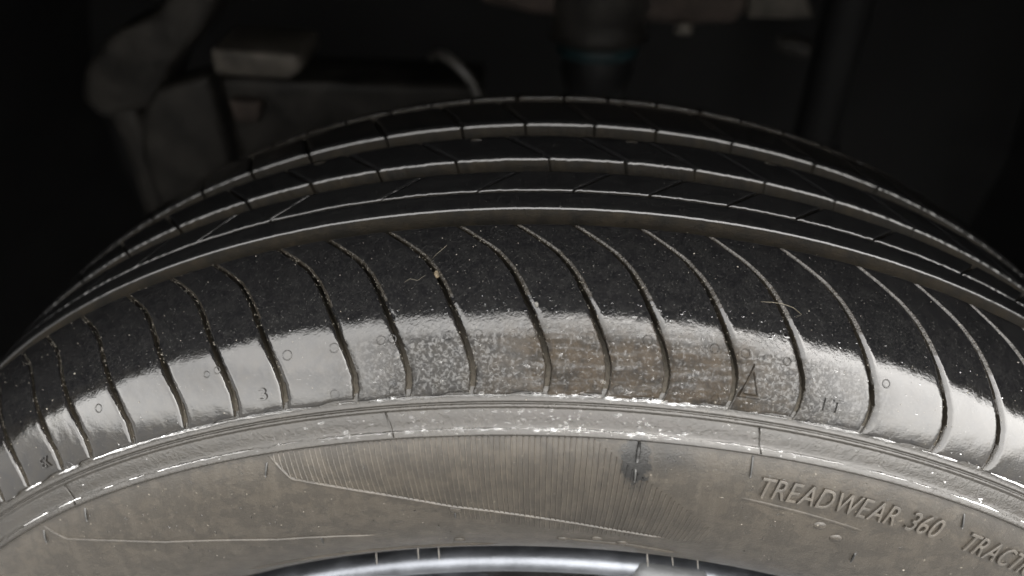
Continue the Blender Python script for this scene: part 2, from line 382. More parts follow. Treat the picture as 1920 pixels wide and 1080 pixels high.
# --- tread blocks
def block(name, thL, thR, t0, t1, pf, depth, nu, nv, e, flare, wall_drop=None, t1_fun=None, jit=0.0, t_flare0=0.0003, t_flare1=0.0003, und=0.00006, seed=0.0, mats=None, wet_from=None, chamfer=None):
    """one rubber block: thL/thR(t) edge angles in radians, t runs along the profile from t0 to t1"""
    e1 = e * 0.3
    uo = [(-1, -1), (0, -.55), (0, -1 * 0), ]
    # lateral rings: (flare factor, inset, height code)
    rings = [(1.0, 0.0, 'D'), (0.0, 0.0, 'E'), (0.0, .134 * e, 'M'), (0.0, .5 * e, 'K'), (0.0, e, 'T')]
    us = []
    for r_ in rings: us.append(('L',) + r_)
    for k in range(1, nu): us.append(('I', k / nu))
    for r_ in rings[::-1]: us.append(('R',) + r_)
    ts = []
    for r_ in rings: ts.append(('A',) + r_)
    for k in range(1, nv): ts.append(('I', k / nv))
    for r_ in rings[::-1]: ts.append(('B',) + r_)
    H = {'E': -e, 'M': -.5 * e, 'K': -.134 * e, 'T': 0.0}
    nU, nT = len(us), len(ts)
    V = np.zeros((nU, nT, 3)); lev = np.zeros((nU, nT))
    for i, u in enumerate(us):
        uf = {'L': 0.0, 'R': 1.0}.get(u[0], u[1] if u[0] == 'I' else 0)
        t1u = t1 if t1_fun is None else t1_fun(uf)
        tarr = np.zeros(nT)
        for j, t in enumerate(ts):
            if t[0] == 'A': tarr[j] = t0 + t[2] - t[1] * t_flare0 + (0 if chamfer else jit * 1.3 * (nz(uf * 14 + seed, 5.5) + .8 * nz(uf * 45 + seed, 9.1)))
            elif t[0] == 'B': tarr[j] = t1u - t[2] + t[1] * t_flare1
            else: tarr[j] = t0 + e + (t1u - t0 - 2 * e) * t[1]
        y, r, ny, nr = pf(tarr)
        L = thL(tarr); Rr = thR(tarr); fl = flare(tarr) if callable(flare) else flare + 0 * tarr
        dp = depth(tarr) if callable(depth) else depth + 0 * tarr
        jl = np.array([jit * (nz(t * 900, 3.1 + seed) + .6 * nz(t * 2600, 8.1 + seed)) for t in tarr]); jr = np.array([jit * (nz(t * 900, 7.7 + seed) + .6 * nz(t * 2600, 1.1 + seed)) for t in tarr])
        el = chamfer(tarr) if chamfer else e + 0 * tarr
        if u[0] == 'L': a = L + ({'T': el, 'K': .86 * el, 'M': .4 * el}.get(u[3], 0.0) + jl - u[1] * fl) / r
        elif u[0] == 'R': a = Rr - (u[2] + jr - u[1] * fl * .25) / r
        else:
            a0 = L + (el + jl) / r; a1 = Rr - (e + jr) / r
            a = a0 + (a1 - a0) * u[1]
        hu = H.get(u[3]) if u[0] != 'I' else 0.0
        hh = np.zeros(nT); cs = np.interp(tarr, [0, .030, .045], [.95, .6, .36])
        for j, t in enumerate(ts):
            ht = H.get(t[3]) if t[0] != 'I' else 0.0
            if (u[0] != 'I' and u[3] == 'D') or (t[0] != 'I' and t[3] == 'D'):
                hh[j] = -dp[j] - 0.0004; lev[i, j] = 1
            else: hh[j] = min(({'E': -cs[j] * el[j], 'M': -.58 * cs[j] * el[j], 'K': -.1 * cs[j] * el[j]}.get(u[3], 0.0) if (chamfer and u[0] == 'L') else hu), ht)
            if hh[j] > -e * .9 and not (chamfer and u[0] == 'L'): hh[j] += und * nz(a[j] * 60, tarr[j] * 160, seed) + und * .5 * nz(a[j] * 200, tarr[j] * 500, seed)
        V[i] = wp(a, y + ny * hh, r + nr * hh)
    F = grid_faces(nU, nT); mi = []; tmid = tarr
    for i in range(nU - 1):
        for j in range(nT - 1):
            mi.append((2 if (wet_from is not None and i < 4 and 0 < j < nT - 2 and tmid[j] > wet_from) else 1) if lev[i:i + 2, j:j + 2].any() else (2 if (chamfer and i < 4 and 0 < j < nT - 2 and tmid[j] < .026) else 0))
    c = V.reshape(-1, 3).mean(0)
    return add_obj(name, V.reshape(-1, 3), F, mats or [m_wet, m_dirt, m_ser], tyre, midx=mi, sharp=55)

# shoulder slots: course of a slot across the rib (mm along the profile -> degrees)
_ss = np.array([-5, 0, 6, 11.5, 17, 22, 32, 42, 47.5, 52, 57.4, 62]) / 1000
_dd = np.array([-5.9, -4.85, -3.65, -2.6, -1.88, -1.4, -.6, .10, .34, .30, 0, -.3])
_sf = np.linspace(-.005, .062, 400); _df = np.interp(_sf, _ss, _dd)
for _ in range(22): _df[1:-1] = (_df[:-2] + 2 * _df[1:-1] + _df[2:]) / 4
def slot_dth(s): return np.interp(s, _sf, np.radians(_df))
def slot_w(s): return np.interp(s, [0, .015, .030, .045, .052, .0574], [.0010, .0011, .0015, .0018, .0018, .0012])
def slot_flare(s): return np.interp(s, [0, .018, .030, .050, .0574], [.0001, .0002, .0003, .0005, .0004])
def slot_chamfer(s): return np.interp(s, [0, .012, .022, .032, .050, .0574], [.0008, .0009, .0010, .0012, .0014, .0010])
slots = [-35.7, -32.1, -29.4, -25.9, -21.95, -18.5, -15.4, -11.2, -8.2, -4.7, -.7, 2.45, 5.55, 9.2, 12.9, 16.95, 21.55, 25.25, 29.1]
rs = random.Random(3)
while slots[0] > -52: slots.insert(0, slots[0] - rs.choice([3.0, 3.6, 4.1]))
while slots[-1] < 52: slots.append(slots[-1] + rs.choice([3.0, 3.6, 4.1]))
end = slots[0] + 360
k = round((end - slots[-1]) / 3.7); st = (end - slots[-1]) / k; b0 = slots[-1]
for i in range(1, k): slots.append(b0 + st * i)
slots.append(end)
for i in range(len(slots) - 1):
    a0, a1 = R(slots[i]), R(slots[i + 1]); vis = -46 < slots[i] < 46
    def hook(u):
        w = min(1, max(0, (u - .45) / .25)); w = w * w * (3 - 2 * w)
        return SHLEN - .0001 - .0008 * w
    block("shoulder_block", lambda t, a=a0: a + slot_dth(t) + slot_w(t) / 2 / .305 - slot_chamfer(t) * .3 / .305, lambda t, a=a1: a + slot_dth(t) - slot_w(t) / 2 / .305 - slot_chamfer(t) * .3 / .305,
          0.0, SHLEN, shoulder, sh_depth, 22 if vis else 4, 64 if vis else 14, .0007, slot_flare, t1_fun=hook,
          jit=.00022 if vis else 0, t_flare0=.0, t_flare1=.0003, seed=i * 3.7, und=.00007, wet_from=.033, chamfer=slot_chamfer)

# ribs and blocks of the tread, front to back
def closed_angles(seed_list, step, lo=-50, hi=50):
    L = list(seed_list); q = random.Random(len(L))
    while L[0] > lo: L.insert(0, L[0] - step * q.uniform(.85, 1.15))
    while L[-1] < hi: L.append(L[-1] + step * q.uniform(.85, 1.15))
    e_ = L[0] + 360; k = round((e_ - L[-1]) / step); b = L[-1]; st = (e_ - b) / k
    L += [b + st * i for i in range(1, k)] + [e_]
    return L
def rib_row(name, angs, y0, y1, off, w, jit=.00026, e=.0007, depth=.0066, fl=.0002, sect=1):
    for i in range(len(angs) - 1):
        a0, a1 = R(angs[i]), R(angs[i + 1]); vis = -50 < angs[i] < 48
        sl = R(off) / (y1 - y0)
        block(name, lambda t, a=a0: a + sl * (t - y0) + w / 2 / .31, lambda t, a=a1: a + sl * (t - y0) - w / 2 / .31,
              y0, y1, tread, depth, 26 if vis else 4, 12 if vis else 3, e, fl, jit=jit if vis else 0, t_flare0=.0012, t_flare1=.0012, seed=i * 2.3 + y0 * 991)
# plain rib right behind the first groove: one closed ring
def ring_rib(name, y0, y1, e=.0007, depth=.0066):
    ys_ = [y0 - .0010, y0, y0 + .134 * e, y0 + .5 * e, y0 + e] + list(np.linspace(y0 + e, y1 - e, 8)[1:-1]) + [y1 - e, y1 - .3 * e, y1, y1 + .0008]
    hs_ = [-depth - .0004, -e, -.5 * e, -.134 * e, 0] + [0] * 6 + [0, -.3 * e, -e, -depth - .0004]
    an = np.radians(np.concatenate([np.arange(-50, 50, .25), np.arange(50, 310, 1.0)])); V = []
    ys_ = np.array(ys_); hs_ = np.array(hs_)
    y, r, ny, nr = tread(ys_)
    for a in an:
        j0 = .00016 * (nz(a * 260, 1.7) + .6 * nz(a * 700, 4.4)); h = hs_.copy(); yy = y.copy()
        yy[1:5] += j0; V.append(wp(np.full(len(ys_), a), yy + ny * h, r + nr * h))
    mi = [1 if (j == 0 or j == len(ys_) - 2) else 0 for _ in an for j in range(len(ys_) - 1)]
    return add_obj(name, np.concatenate(V), grid_faces(len(an), len(ys_), closed=True), [m_wet, m_dirt], tyre, midx=mi, sharp=55)
ring_rib("plain_rib", -.0342, -.0247, e=.0009)
rib_row("tread_block", closed_angles([-17.8, -10.5, -4.75, .8, 5.2, 9.8, 14.0, 19.1, 25.6], 5.3), -.0237, -.0117, 2.3, .0008)
rib_row("tread_block", e=.0010, angs=closed_angles([-26.6, -20.9, -16.1, -11.5, -6.4, -.6, 4.15, 8.5, 13.0, 17.8, 23.8], 5.0), y0=-.0028, y1=.0149, off=-2.9, w=.0009)
rib_row("tread_block", e=.0012, angs=closed_angles([-32.5, -27.2, -22.7, -17.9, -12.05, -6.65, -2.3, 2.4, 6.6, 11.9, 18.1, 23.2, 27.3], 5.0), y0=.0254, y1=.0515, off=-2.2, w=.0009)
rib_row("tread_block", e=.0010, angs=closed_angles([-20.6, -17.1, -13.3, -10.0, -6.7, -3.2, .4, 3.8, 7.5, 11.0, 14.3, 18.0, 21.4], 3.5), y0=.0600, y1=.0805, off=-1.0, w=.0012)
# short raised wear marks on the blocks of the third row
for (a, y_) in ((-16.2, .0122), (-5.4, .0125), (4.7, .0125), (14.0, .0130)):
    V = []
    for (yo, h_) in ((-.0006, -.0001), (-.0004, .0004), (.0004, .0004), (.0006, -.0001)):
        for ao in (-.0022, -.0018, .0018, .0022):
            yy, r_, ny_, nr_ = tread(y_ + yo); hz = h_ if abs(ao) < .002 else -.0001
            V.append(wp(np.array(R(a) + ao / .31), float(yy + ny_ * hz), float(r_ + nr_ * hz)))
    add_obj("wear_mark", V, grid_faces(4, 4), m_side, tyre)

# --- sidewall relief
def ridge(pts, w, h, name, m=m_side, parent=None, taper=True):
    """low rounded moulding line along (angle deg, radius) points on the sidewall"""
    P = np.array(pts, float); d = np.concatenate([[0], np.cumsum(np.hypot(np.diff(np.radians(P[:, 0]) * .27), np.diff(P[:, 1])))])
    n = max(12, int(d[-1] / .0012)); q = np.linspace(0, d[-1], n)
    A = np.interp(q, d, np.radians(P[:, 0])); Rr = np.interp(q, d, P[:, 1])
    ta = np.gradient(A) * .27; tr = np.gradient(Rr); l = np.hypot(ta, tr); na, nr_ = -tr / l, ta / l
    V = []
    for k in range(n):
        tp = min(1, k / 4, (n - 1 - k) / 4) if taper else 1
        wob = 1 + .25 * nz(q[k] * 400, w * 1e4)
        for o_, hh in ((-.9, -.0003), (-.45, .75), (0, 1), (.45, .75), (.9, -.0003)):
            V.append(side_pt(A[k] + na[k] * o_ * w / .27, Rr[k] + nr_[k] * o_ * w, (hh * h * tp * wob if hh > 0 else hh)))
    return add_obj(name, V, grid_faces(n, 5), m, parent or tyre)
ridge([(-17.2, .2830), (-16.2, .2756), (-13.2, .2705), (-6.5, .2600), (.15, .2533), (4.5, .2492), (8.1, .2468)], .0006, .0006, "moulding_line")
ridge([(-36.6, .2832), (-35.2, .2762), (-28, .2625), (-20, .2515), (-12.6, .2462)], .0005, .0005, "moulding_line")
ridge([(-26, .2330), (-18, .2325), (-10, .2322), (-4, .2330)], .0012, .0005, "moulding_line")
ridge([(1, .2400), (6, .2385), (10, .2350)], .0012, .0006, "moulding_line")
ridge([(11.5, .2702), (15, .2690), (20, .2672)], .0010, .00015, "moulding_line")

# fine radial serrations left of the lettering
V, F = [], []
a = -16.9; kk = 0
while a < 11.0:
    lo = float(np.interp(a, [-17.2, -16.2, -13.2, -6.5, .15, 4.5, 8.1, 11], [.2828, .2760, .2709, .2604, .2537, .2497, .2473, .2465]))
    if a > -7: lo = max(.2462, lo - .006)
    hi = .2832
    if a > 2.2: hi = float(np.interp(a, [2.2, 3.4, 5.2, 7, 11], [.2832, .2795, .2735, .268, .255]))
    hh = .00034 * (1 if a < 5 else max(.25, 1 - (a - 5) / 8))
    if hi - lo > .002:
        n = max(3, int((hi - lo) / .0025)); b0 = len(V); w = .00027
        for rr_ in np.linspace(lo, hi, n):
            ja = .00012 * nz(rr_ * 700, kk * 1.7) / .27; sl = R(.04) * max(0, a - 3) * (.27 - rr_) / .02 * -1
            q = hh * (1 + .5 * nz(rr_ * 500, kk * 3.3))
            for o_, h_ in ((-1, -.0001), (-.35, q), (.35, q), (1, -.0001)):
                V.append(side_pt(R(a) + ja + sl + o_ * w / .27, rr_, h_))
        F += grid_faces(n, 4, b0)
    a += .335 + .02 * nz(kk * .7, 2.2); kk += 1
ser = add_obj("serrations", V, F, m_ser, tyre); ser["kind"] = "stuff"

# raised lettering bent round the wall
def letters(text, th0, th1, r0, h, thick=.0010, italic=0.0, surf='side', s_mid=None, width=None):
    cu = bpy.data.curves.new("t", 'FONT'); cu.size = 1.0; cu.space_character = 1.0
    out = []; adv = []
    x = 0.0
    for ch in text:
        if ch == ' ': adv.append((ch, x, None)); x += .38; continue
        cu.body = ch; cu.extrude = .05; cu.bevel_depth = .018; cu.bevel_resolution = 1; cu.offset = -.012; cu.resolution_u = 6
        o = bpy.data.objects.new("t", cu); COL.objects.link(o)
        dg = bpy.context.evaluated_depsgraph_get(); me = o.evaluated_get(dg).to_mesh()
        v = np.array([q.co[:] for q in me.vertices]); f = [tuple(p.vertices) for p in me.polygons]
        o.evaluated_get(dg).to_mesh_clear(); bpy.data.objects.remove(o)
        w_ = v[:, 0].max() - v[:, 0].min(); v[:, 0] -= v[:, 0].min()
        adv.append((ch, x, (v, f))); x += w_ + .09
    bpy.data.curves.remove(cu)
    tot = x - .09
    for ch, x0, vf in adv:
        if vf is None: continue
        v, f = vf
        X = (v[:, 0] + x0) / tot; Y = v[:, 1] / .70; Z = (v[:, 2] + .068) / .136
        if surf == 'side':
            A = R(th0) + X * R(th1 - th0) + italic * Y * h / r0
            P = np.array([side_pt(A[k], r0 + Y[k] * h, -.0002 + Z[k] * thick) for k in range(len(v))])
        else:                                   # small marks on the shoulder blocks; Y runs up the profile
            ws = width / .304
            A = R(th0) + (X - .5) * ws
            y, r, ny, nr = shoulder(s_mid - (Y - .5) * h); hz = -.0001 + Z * thick
            P = wp(A, y + ny * hz, r + nr * hz)
        add_obj("raised_letter", P, f, m_letter if surf == 'side' else m_wet, tyre, smooth=True, sharp=40)
letters("TREADWEAR", 12.15, 21.55, .2722, .0062, italic=.10)
letters("360", 22.35, 24.75, .2722, .0062, italic=.10)
letters("TRACTION", 26.9, 34.6, .2716, .0062, italic=.10)
letters("3", -16.35, 0, 0, .0036, surf='sh', s_mid=.0493, width=.0023, thick=.0006)
letters("EK", -32.95, 0, 0, .0036, surf='sh', s_mid=.0502, width=.0042, thick=.0006)
letters("ET", 14.95, 0, 0, .0036, surf='sh', s_mid=.0492, width=.0056, thick=.0006)

# raised triangle wear mark
def sh_pt(thd, s, h=0.0):
    y, r, ny, nr = shoulder(np.array([s])); return wp(np.array([R(thd)]), y + ny * h, r + nr * h)[0]
tri = [(10.25, .0425), (9.72, .0508), (10.78, .0508)]
V, F = [], []
c0 = (10.25, .0482)
for sc_, h_ in ((1.25, -.0002), (1.05, .0007), (.82, .0007), (.66, .0002), (0.01, .0002)):
    for (a, s) in tri: V.append(sh_pt(c0[0] + (a - c0[0]) * sc_, c0[1] + (s - c0[1]) * sc_, h_))
for l in range(4):
    for k in range(3): F.append((l * 3 + k, l * 3 + (k + 1) % 3, l * 3 + 3 + (k + 1) % 3, l * 3 + 3 + k))
add_obj("triangle_mark", V, F, m_wet, tyre, smooth=False)

# round mould vents on the shoulder blocks
def ring_mark(thd, s, rad, tr=.00017):
    V = []; n, m_ = 20, 6; y, r, ny, nr = shoulder(np.array([s]))
    for i in range(n):
        w = 2 * math.pi * i / n
        for j in range(m_):
            q = 2 * math.pi * j / m_; rd = rad + tr * math.cos(q); h = .00004 + tr * .7 * math.sin(q)
            V.append(sh_pt(thd + math.degrees(rd * math.cos(w) / .305), s + rd * math.sin(w), h))
    F = []
    for i in range(n):
        for j in range(m_):
            F.append((i * m_ + j, ((i + 1) % n) * m_ + j, ((i + 1) % n) * m_ + (j + 1) % m_, i * m_ + (j + 1) % m_))
    add_obj("vent_ring", V, F, m_wet, tyre)
for (thd, s) in [(-19.6, .0405), (-18.9, .0400), (-14.6, .0395), (-11.9, .0393), (-9.3, .0385), (-8.7, .0384), (-5.7, .0385), (-4.15, .0383), (-1.35, .0382), (1.65, .0383), (4.6, .0386), (8.1, .039), (9.75, .0392), (12.0, .0395), (17.7, .0397),
                 (-12.2, .0525), (-8.9, .0528), (-7.3, .0526), (-3.6, .0530), (3.2, .053), (4.9, .053), (8.5, .053), (-27.4, .041), (-31.2, .0545)]:
    ring_mark(thd, s, rs.uniform(.0009, .0014), rs.uniform(.00012, .0002))

# rubber vent whiskers on the sidewall and across the bead
m_spew = simple("dark_rubber_whisker", (0.004, 0.004, 0.0035), 0.5)
m_spew2 = simple("pale_rubber_whisker", (0.06, 0.056, 0.05), 0.5)
def whisker(th, r, dth, dr, out, rad, m):
    p0 = side_pt(R(th), r, -.0002)
    pts_ = [side_pt(R(th + dth * t), r + dr * t, out * math.sin(min(1, t * 1.1) * 1.4) * .8) for t in np.linspace(0, 1, 6)]
    V, F = tube([p0] + pts_, [rad] * 5 + [rad * .8, rad * .5], 6)
    add_obj("vent_whisker", V, F, m, tyre)
for th_, r_, dt, dr_ in [(-32.0, .2822, -.35, -.0036), (-36.7, .2815, -.4, -.0036), (-17.45, .2812, -.35, -.0036), (11.35, .2830, .15, -.0055), (25.75, .2815, .35, -.0038), (21.0, .2575, .3, -.0045), (4.75, .2755, .05, -.0035), (-6.45, .2575, -.05, -.0028), (-16.8, .2485, -.15, -.003)]:
    whisker(th_, r_, dt, dr_, .0006, .00034, m_spew)
for px, ya, yb in ((705, 1034, 1058), (783, 1016, 1048), (822, 1026, 1050), (1213, 1034, 1062), (1260, 1042, 1060), (1307, 1040, 1066)):
    P = [pix_at_y(px + .6 * k, ya + (yb - ya) * k / 3, -.0958) for k in range(4)]
    V, F = tube(P, [.00022, .00028, .00026, .00014], 6)
    add_obj("bead_whisker", V, F, m_spew2, tyre)
# thin mould seams crossing the band above the sidewall
BND = np.array([(-.0918, .2904), (-.0932, .2884), (-.0947, .2862), (-.0966, .2851)])
for a in (-9.55, 11.3, -32.6):
    P = [wp(np.array(R(a + .12 * k)), BND[k, 0] - .0001, BND[k, 1] + .0001) for k in range(4)]
    V, F = tube(P, .00022, 6); add_obj("mould_seam", V, F, m_side, tyre)
P = [side_pt(R(4.75), r, .0003) for r in (.2835, .2815, .2795, .2780)]
V, F = tube(P, [.0004, .0006, .0006, .0004], 6); add_obj("mould_seam", V, F, m_side, tyre)
# small moulded pads near the bead
for (px_th, r_) in ((-6.4, .2585), (-6.9, .2385), (.8, .2400), (3.3, .2420), (5.2, .2400), (17.2, .2655), (18.8, .262)):
    V = [];
    for k, (sc_, h_) in enumerate(((1, -.0002), (.8, .0004), (.4, .0006), (.02, .00065))):
        for i in range(14):
            w = 2 * math.pi * i / 14; V.append(side_pt(R(px_th) + .0021 * sc_ * math.cos(w) / .25, r_ + .0016 * sc_ * math.sin(w), h_))
    F = [(l * 14 + i, l * 14 + (i + 1) % 14, l * 14 + 14 + (i + 1) % 14, l * 14 + 14 + i) for l in range(3) for i in range(14)]
    add_obj("moulded_pad", V, F, m_side, tyre)

# --- rim
m_rim = simple("silver_alloy", (0.115, 0.122, 0.135), 0.50, 1.0, 90, 0.28, 0.0002, 700)
m_zinc = simple("dull_zinc", (0.045, 0.047, 0.049), 0.6, 0.5, 90, 0.2, 0.0002, 500)
rp = np.array([(-.080, .2095), (-.086, .2125), (-.0905, .2140), (-.0935, .2146), (-.0952, .2140), (-.0962, .2126), (-.0964, .2105), (-.0955, .2075), (-.0925, .2040), (-.088, .2015), (-.085, .1995), (-.070, .1950), (-.02, .188), (.06, .188), (.084, .2120), (.088, .2160), (.086, .217), (.078, .213), (.05, .1905), (-.02, .1905), (-.074, .1985)])
an = np.radians(np.arange(0, 360, 1.0))
V = np.concatenate([wp(np.full(len(rp), t), rp[:, 0], rp[:, 1]) for t in an])
rim = add_obj("rim", V, grid_faces(len(an), len(rp), closed=True), m_rim, wheel, sharp=60)
for k in range(5):
    a0 = R(36 + 72 * k); V = []
    for (r_, w_, y0, y1) in ((.035, .030, -.050, -.020), (.08, .026, -.056, -.030), (.14, .025, -.066, -.045), (.190, .034, -.074, -.058), (.1985, .040, -.078, -.062)):
        for (sx, yy) in ((-1, y0 + .006), (-.7, y0), (.7, y0), (1, y0 + .006), (1, y1), (-1, y1)):
            V.append((r_ * math.sin(a0) + sx * w_ * math.cos(a0), yy, r_ * math.cos(a0) - sx * w_ * math.sin(a0)))
    F = [(l * 6 + i, l * 6 + (i + 1) % 6, l * 6 + 6 + (i + 1) % 6, l * 6 + 6 + i) for l in range(4) for i in range(6)] + [tuple(range(6)), tuple(range(24, 30))]
    add_obj("spoke", V, F, m_rim, rim, sharp=40)
V = []
for (r_, y_) in ((.001, -.058), (.030, -.057), (.045, -.052), (.055, -.046), (.055, -.018), (.001, -.018)):
    for i in range(36): V.append((r_ * math.sin(i * R(10)), y_, r_ * math.cos(i * R(10))))
add_obj("hub", V, [(l * 36 + i, l * 36 + (i + 1) % 36, l * 36 + 36 + (i + 1) % 36, l * 36 + 36 + i) for l in range(5) for i in range(36)], m_rim, rim, sharp=40)
# clip-on balance weight on the rim flange
V = []; nA = 26
for i in range(nA):
    t = i / (nA - 1); a = R(7.6 + 7.4 * t); f_ = min(1, (min(t, 1 - t) / .10)) ** .5 if 0 < t < 1 else 0.02
    for (y, r) in ((-.0935, .2150), (-.0962, .2153), (-.0985, .2138), (-.0995, .2100), (-.0990, .2045), (-.0965, .2020), (-.0930, .2035)):
        cy, cr = -.0955, .2090
        V.append(wp(np.array(a), cy + (y - cy) * (.35 + .65 * f_), cr + (r - cr) * (.35 + .65 * f_)))
F = grid_faces(nA, 7) + [tuple(i * 7 + k for k in ((6, 0) if 0 else (6,))) + (i * 7, (i + 1) * 7, (i + 1) * 7 + 6) for i in range(nA - 1)] + [tuple(range(7))[::-1], tuple((nA - 1) * 7 + k for k in range(7))]
w_o = add_obj("balance_weight", V, F, m_zinc, rim, sharp=50); w_o["label"] = "dull grey clip-on balance weight on the rim edge"

# ------------------------------------------------------------------ water beads and grit
m_water, nt, b = mat("clear_water")
b.inputs["Base Color"].default_value = (0.96, 0.97, 0.98, 1); b.inputs["Roughness"].default_value = 0.02
b.inputs["IOR"].default_value = 1.33; b.inputs["Transmission Weight"].default_value = 1.0
nt.links.new(bump(nt, noise_tex(nt, obj_co(nt), 900, 2), .0001, .3), b.inputs["Normal"])
BV, BF = [], []
def bead(pt_fn, a, t, ra, rt, h, seg=10):
    """flat drop: pt_fn(angle rad, running parameter, height)"""
    b0 = len(BV); ph = random.random() * 6
    wobs = [1 + .22 * math.sin(2 * q + ph) + .12 * math.sin(3 * q + 2 * ph) for q in np.linspace(0, 2 * math.pi, seg, endpoint=False)]
    for (sc_, hz) in ((1.0, -.08), (.93, .38), (.66, .78), (.3, .97)):
        for i in range(seg):
            w = 2 * math.pi * i / seg
            BV.append(pt_fn(a + ra * sc_ * wobs[i] * math.cos(w) / .29, t + rt * sc_ * wobs[i] * math.sin(w), h * hz))
    BV.append(pt_fn(a, t, h))
    for l in range(3):
        for i in range(seg):
            BF.append((b0 + l * seg + i, b0 + l * seg + (i + 1) % seg, b0 + (l + 1) * seg + (i + 1) % seg, b0 + (l + 1) * seg + i))
    for i in range(seg): BF.append((b0 + 3 * seg + i, b0 + 3 * seg + (i + 1) % seg, b0 + 4 * seg))
def sh_fn(a, s, h):
    y, r, ny, nr = shoulder(s); return (r + nr * h) * math.sin(a), y + ny * h, (r + nr * h) * math.cos(a)
_bl = np.array([(-.0918, .2904), (-.0927, .2891), (-.0937, .2876), (-.0945, .2864), (-.0953, .2859), (-.0964, .2852), (-.0968, .2847)])
_bs = np.concatenate([[0], np.cumsum(np.hypot(*np.diff(_bl, axis=0).T))])
def band_fn(a, s, h):
    y = np.interp(s, _bs, _bl[:, 0]); r = np.interp(s, _bs, _bl[:, 1]); ny, nr = -.78, .62
    return (r + nr * h) * math.sin(a), y + ny * h, (r + nr * h) * math.cos(a)
def side_fn(a, r, h): return tuple(side_pt(a, r, h))
rb = random.Random(21)
sl_ = np.array(slots)
def in_block(thd, s):
    d = (thd - math.degrees(slot_dth(s))) - sl_; k = np.argmin(np.abs(d)); return abs(R(d[k]) * .305) > slot_w(s) / 2 + .0008
# beads on the shoulder
for k in range(520):
    thd = rb.gauss(3, 8) if k < 470 else rb.uniform(-38, 34); s = rb.choice([rb.uniform(.027, .034), rb.uniform(.036, .0565), rb.uniform(.045, .0565)])
    if not in_block(thd, s): continue
    q = rb.uniform(.00010, .00028) if rb.random() < .93 else rb.uniform(.0003, .0006)
    bead(sh_fn, R(thd), s, q * rb.uniform(1, 1.6), q, q * .30, 8)
# beads on the wet band
for k in range(180):
    thd = rb.gauss(-1, 6.5) if k < 150 else rb.uniform(-38, 34); s = rb.uniform(.0004, .0072)
    q = rb.uniform(.00012, .0003) if rb.random() < .85 else rb.uniform(.0003, .0006)
    bead(band_fn, R(thd), s, q * rb.uniform(1, 2.2), q, q * .32, 8)
# water hanging along the ridge under the band
for k in range(70):
    thd = rb.gauss(-1, 6.0); s = rb.uniform(.0052, .0066); q = rb.uniform(.0002, .0005)
    bead(band_fn, R(thd), s, q * rb.uniform(1.2, 3.2), q * .8, q * .5, 10)
# water lying in the step at the foot of the blocks
for k in range(70):
    thd = rb.gauss(4, 2.5); s = SHLEN + rb.uniform(-.0008, .0004); q = rb.uniform(.0002, .0005)
    bead(sh_fn, R(thd), s, q * rb.uniform(1.3, 3), q * .7, q * .35, 10)
# a few on the dusty wall
for k in range(150):
    thd = rb.uniform(-34, 30); r_ = rb.uniform(.245, .282); q = rb.uniform(.00015, .0004)
    bead(side_fn, R(thd), r_, q, q * 1.3, q * .5, 8)
# thin water lines standing along the foot of the blocks and on the ridge below
def water_line(fn, s0, h0, a0, a1, rad, amp, seed, keep_p):
    an_ = np.radians(np.arange(a0, a1, .12)); seg_ = 6; b0 = None
    for k, a in enumerate(an_):
        t = nz(math.degrees(a) * .55, seed); on = t > keep_p
        if not on: b0 = None; continue
        q = rad * min(1, .25 + 1.6 * (t - keep_p)) * (1 + .45 * nz(math.degrees(a) * 3.1, seed + 3))
        so = s0 + amp * nz(math.degrees(a) * 1.7, seed + 7); c = len(BV)
        for i in range(seg_):
            w = 2 * math.pi * i / seg_; BV.append(fn(a, so + q * math.cos(w) * 1.3, h0 + q * math.sin(w)))
        if b0 is not None:
            for i in range(seg_): BF.append((b0 + i, b0 + (i + 1) % seg_, c + (i + 1) % seg_, c + i))
        b0 = c
water_line(sh_fn, SHLEN - .0002, -.0002, -38, 34, .00042, .00018, 1.3, -.30)
water_line(band_fn, .0058, .0000, -38, 34, .00030, .00016, 9.4, -.22)
drops = add_obj("water_droplets", BV, BF, m_water)
tag(drops, "clear rain droplets scattered over the wet shoulder and raised band", "water", kind="stuff")

# pale grit specks lying on the tread, those along the slots also imitating glints
m_grit_glint = simple("pale_grit_and_glints", (0.09, 0.082, 0.068), 0.7, 0, 300, .4)
GV, GF = [], []
rg = random.Random(5)
for k in range(650):
    thd = rg.uniform(-40, 36)
    if rg.random() < .55:
        s = rg.uniform(0, .057); fn = lambda h, s=s: sh_pt(thd, s, h)
    elif rg.random() < .5:
        yv = rg.uniform(-.034, .02); fn = None
    else:
        r_ = rg.uniform(.235, .283); fn = lambda h, r_=r_: side_pt(R(thd), r_, h)
    if fn is None: continue
    c = np.array(fn(.00004)); z = rg.uniform(.00006, .00018) * (2.0 if rg.random() < .05 else 1)
    b0 = len(GV)
    for v in ((1, 0, 0), (-1, 0, 0), (0, 1, 0), (0, -1, 0), (0, 0, 1), (0, 0, -1)):
        GV.append(c + z * np.array(v) * np.array([rg.uniform(.6, 1.6) for _ in range(3)]))
    for f in ((0, 2, 4), (2, 1, 4), (1, 3, 4), (3, 0, 4), (2, 0, 5), (1, 2, 5), (3, 1, 5), (0, 3, 5)): GF.append(tuple(b0 + q for q in f))
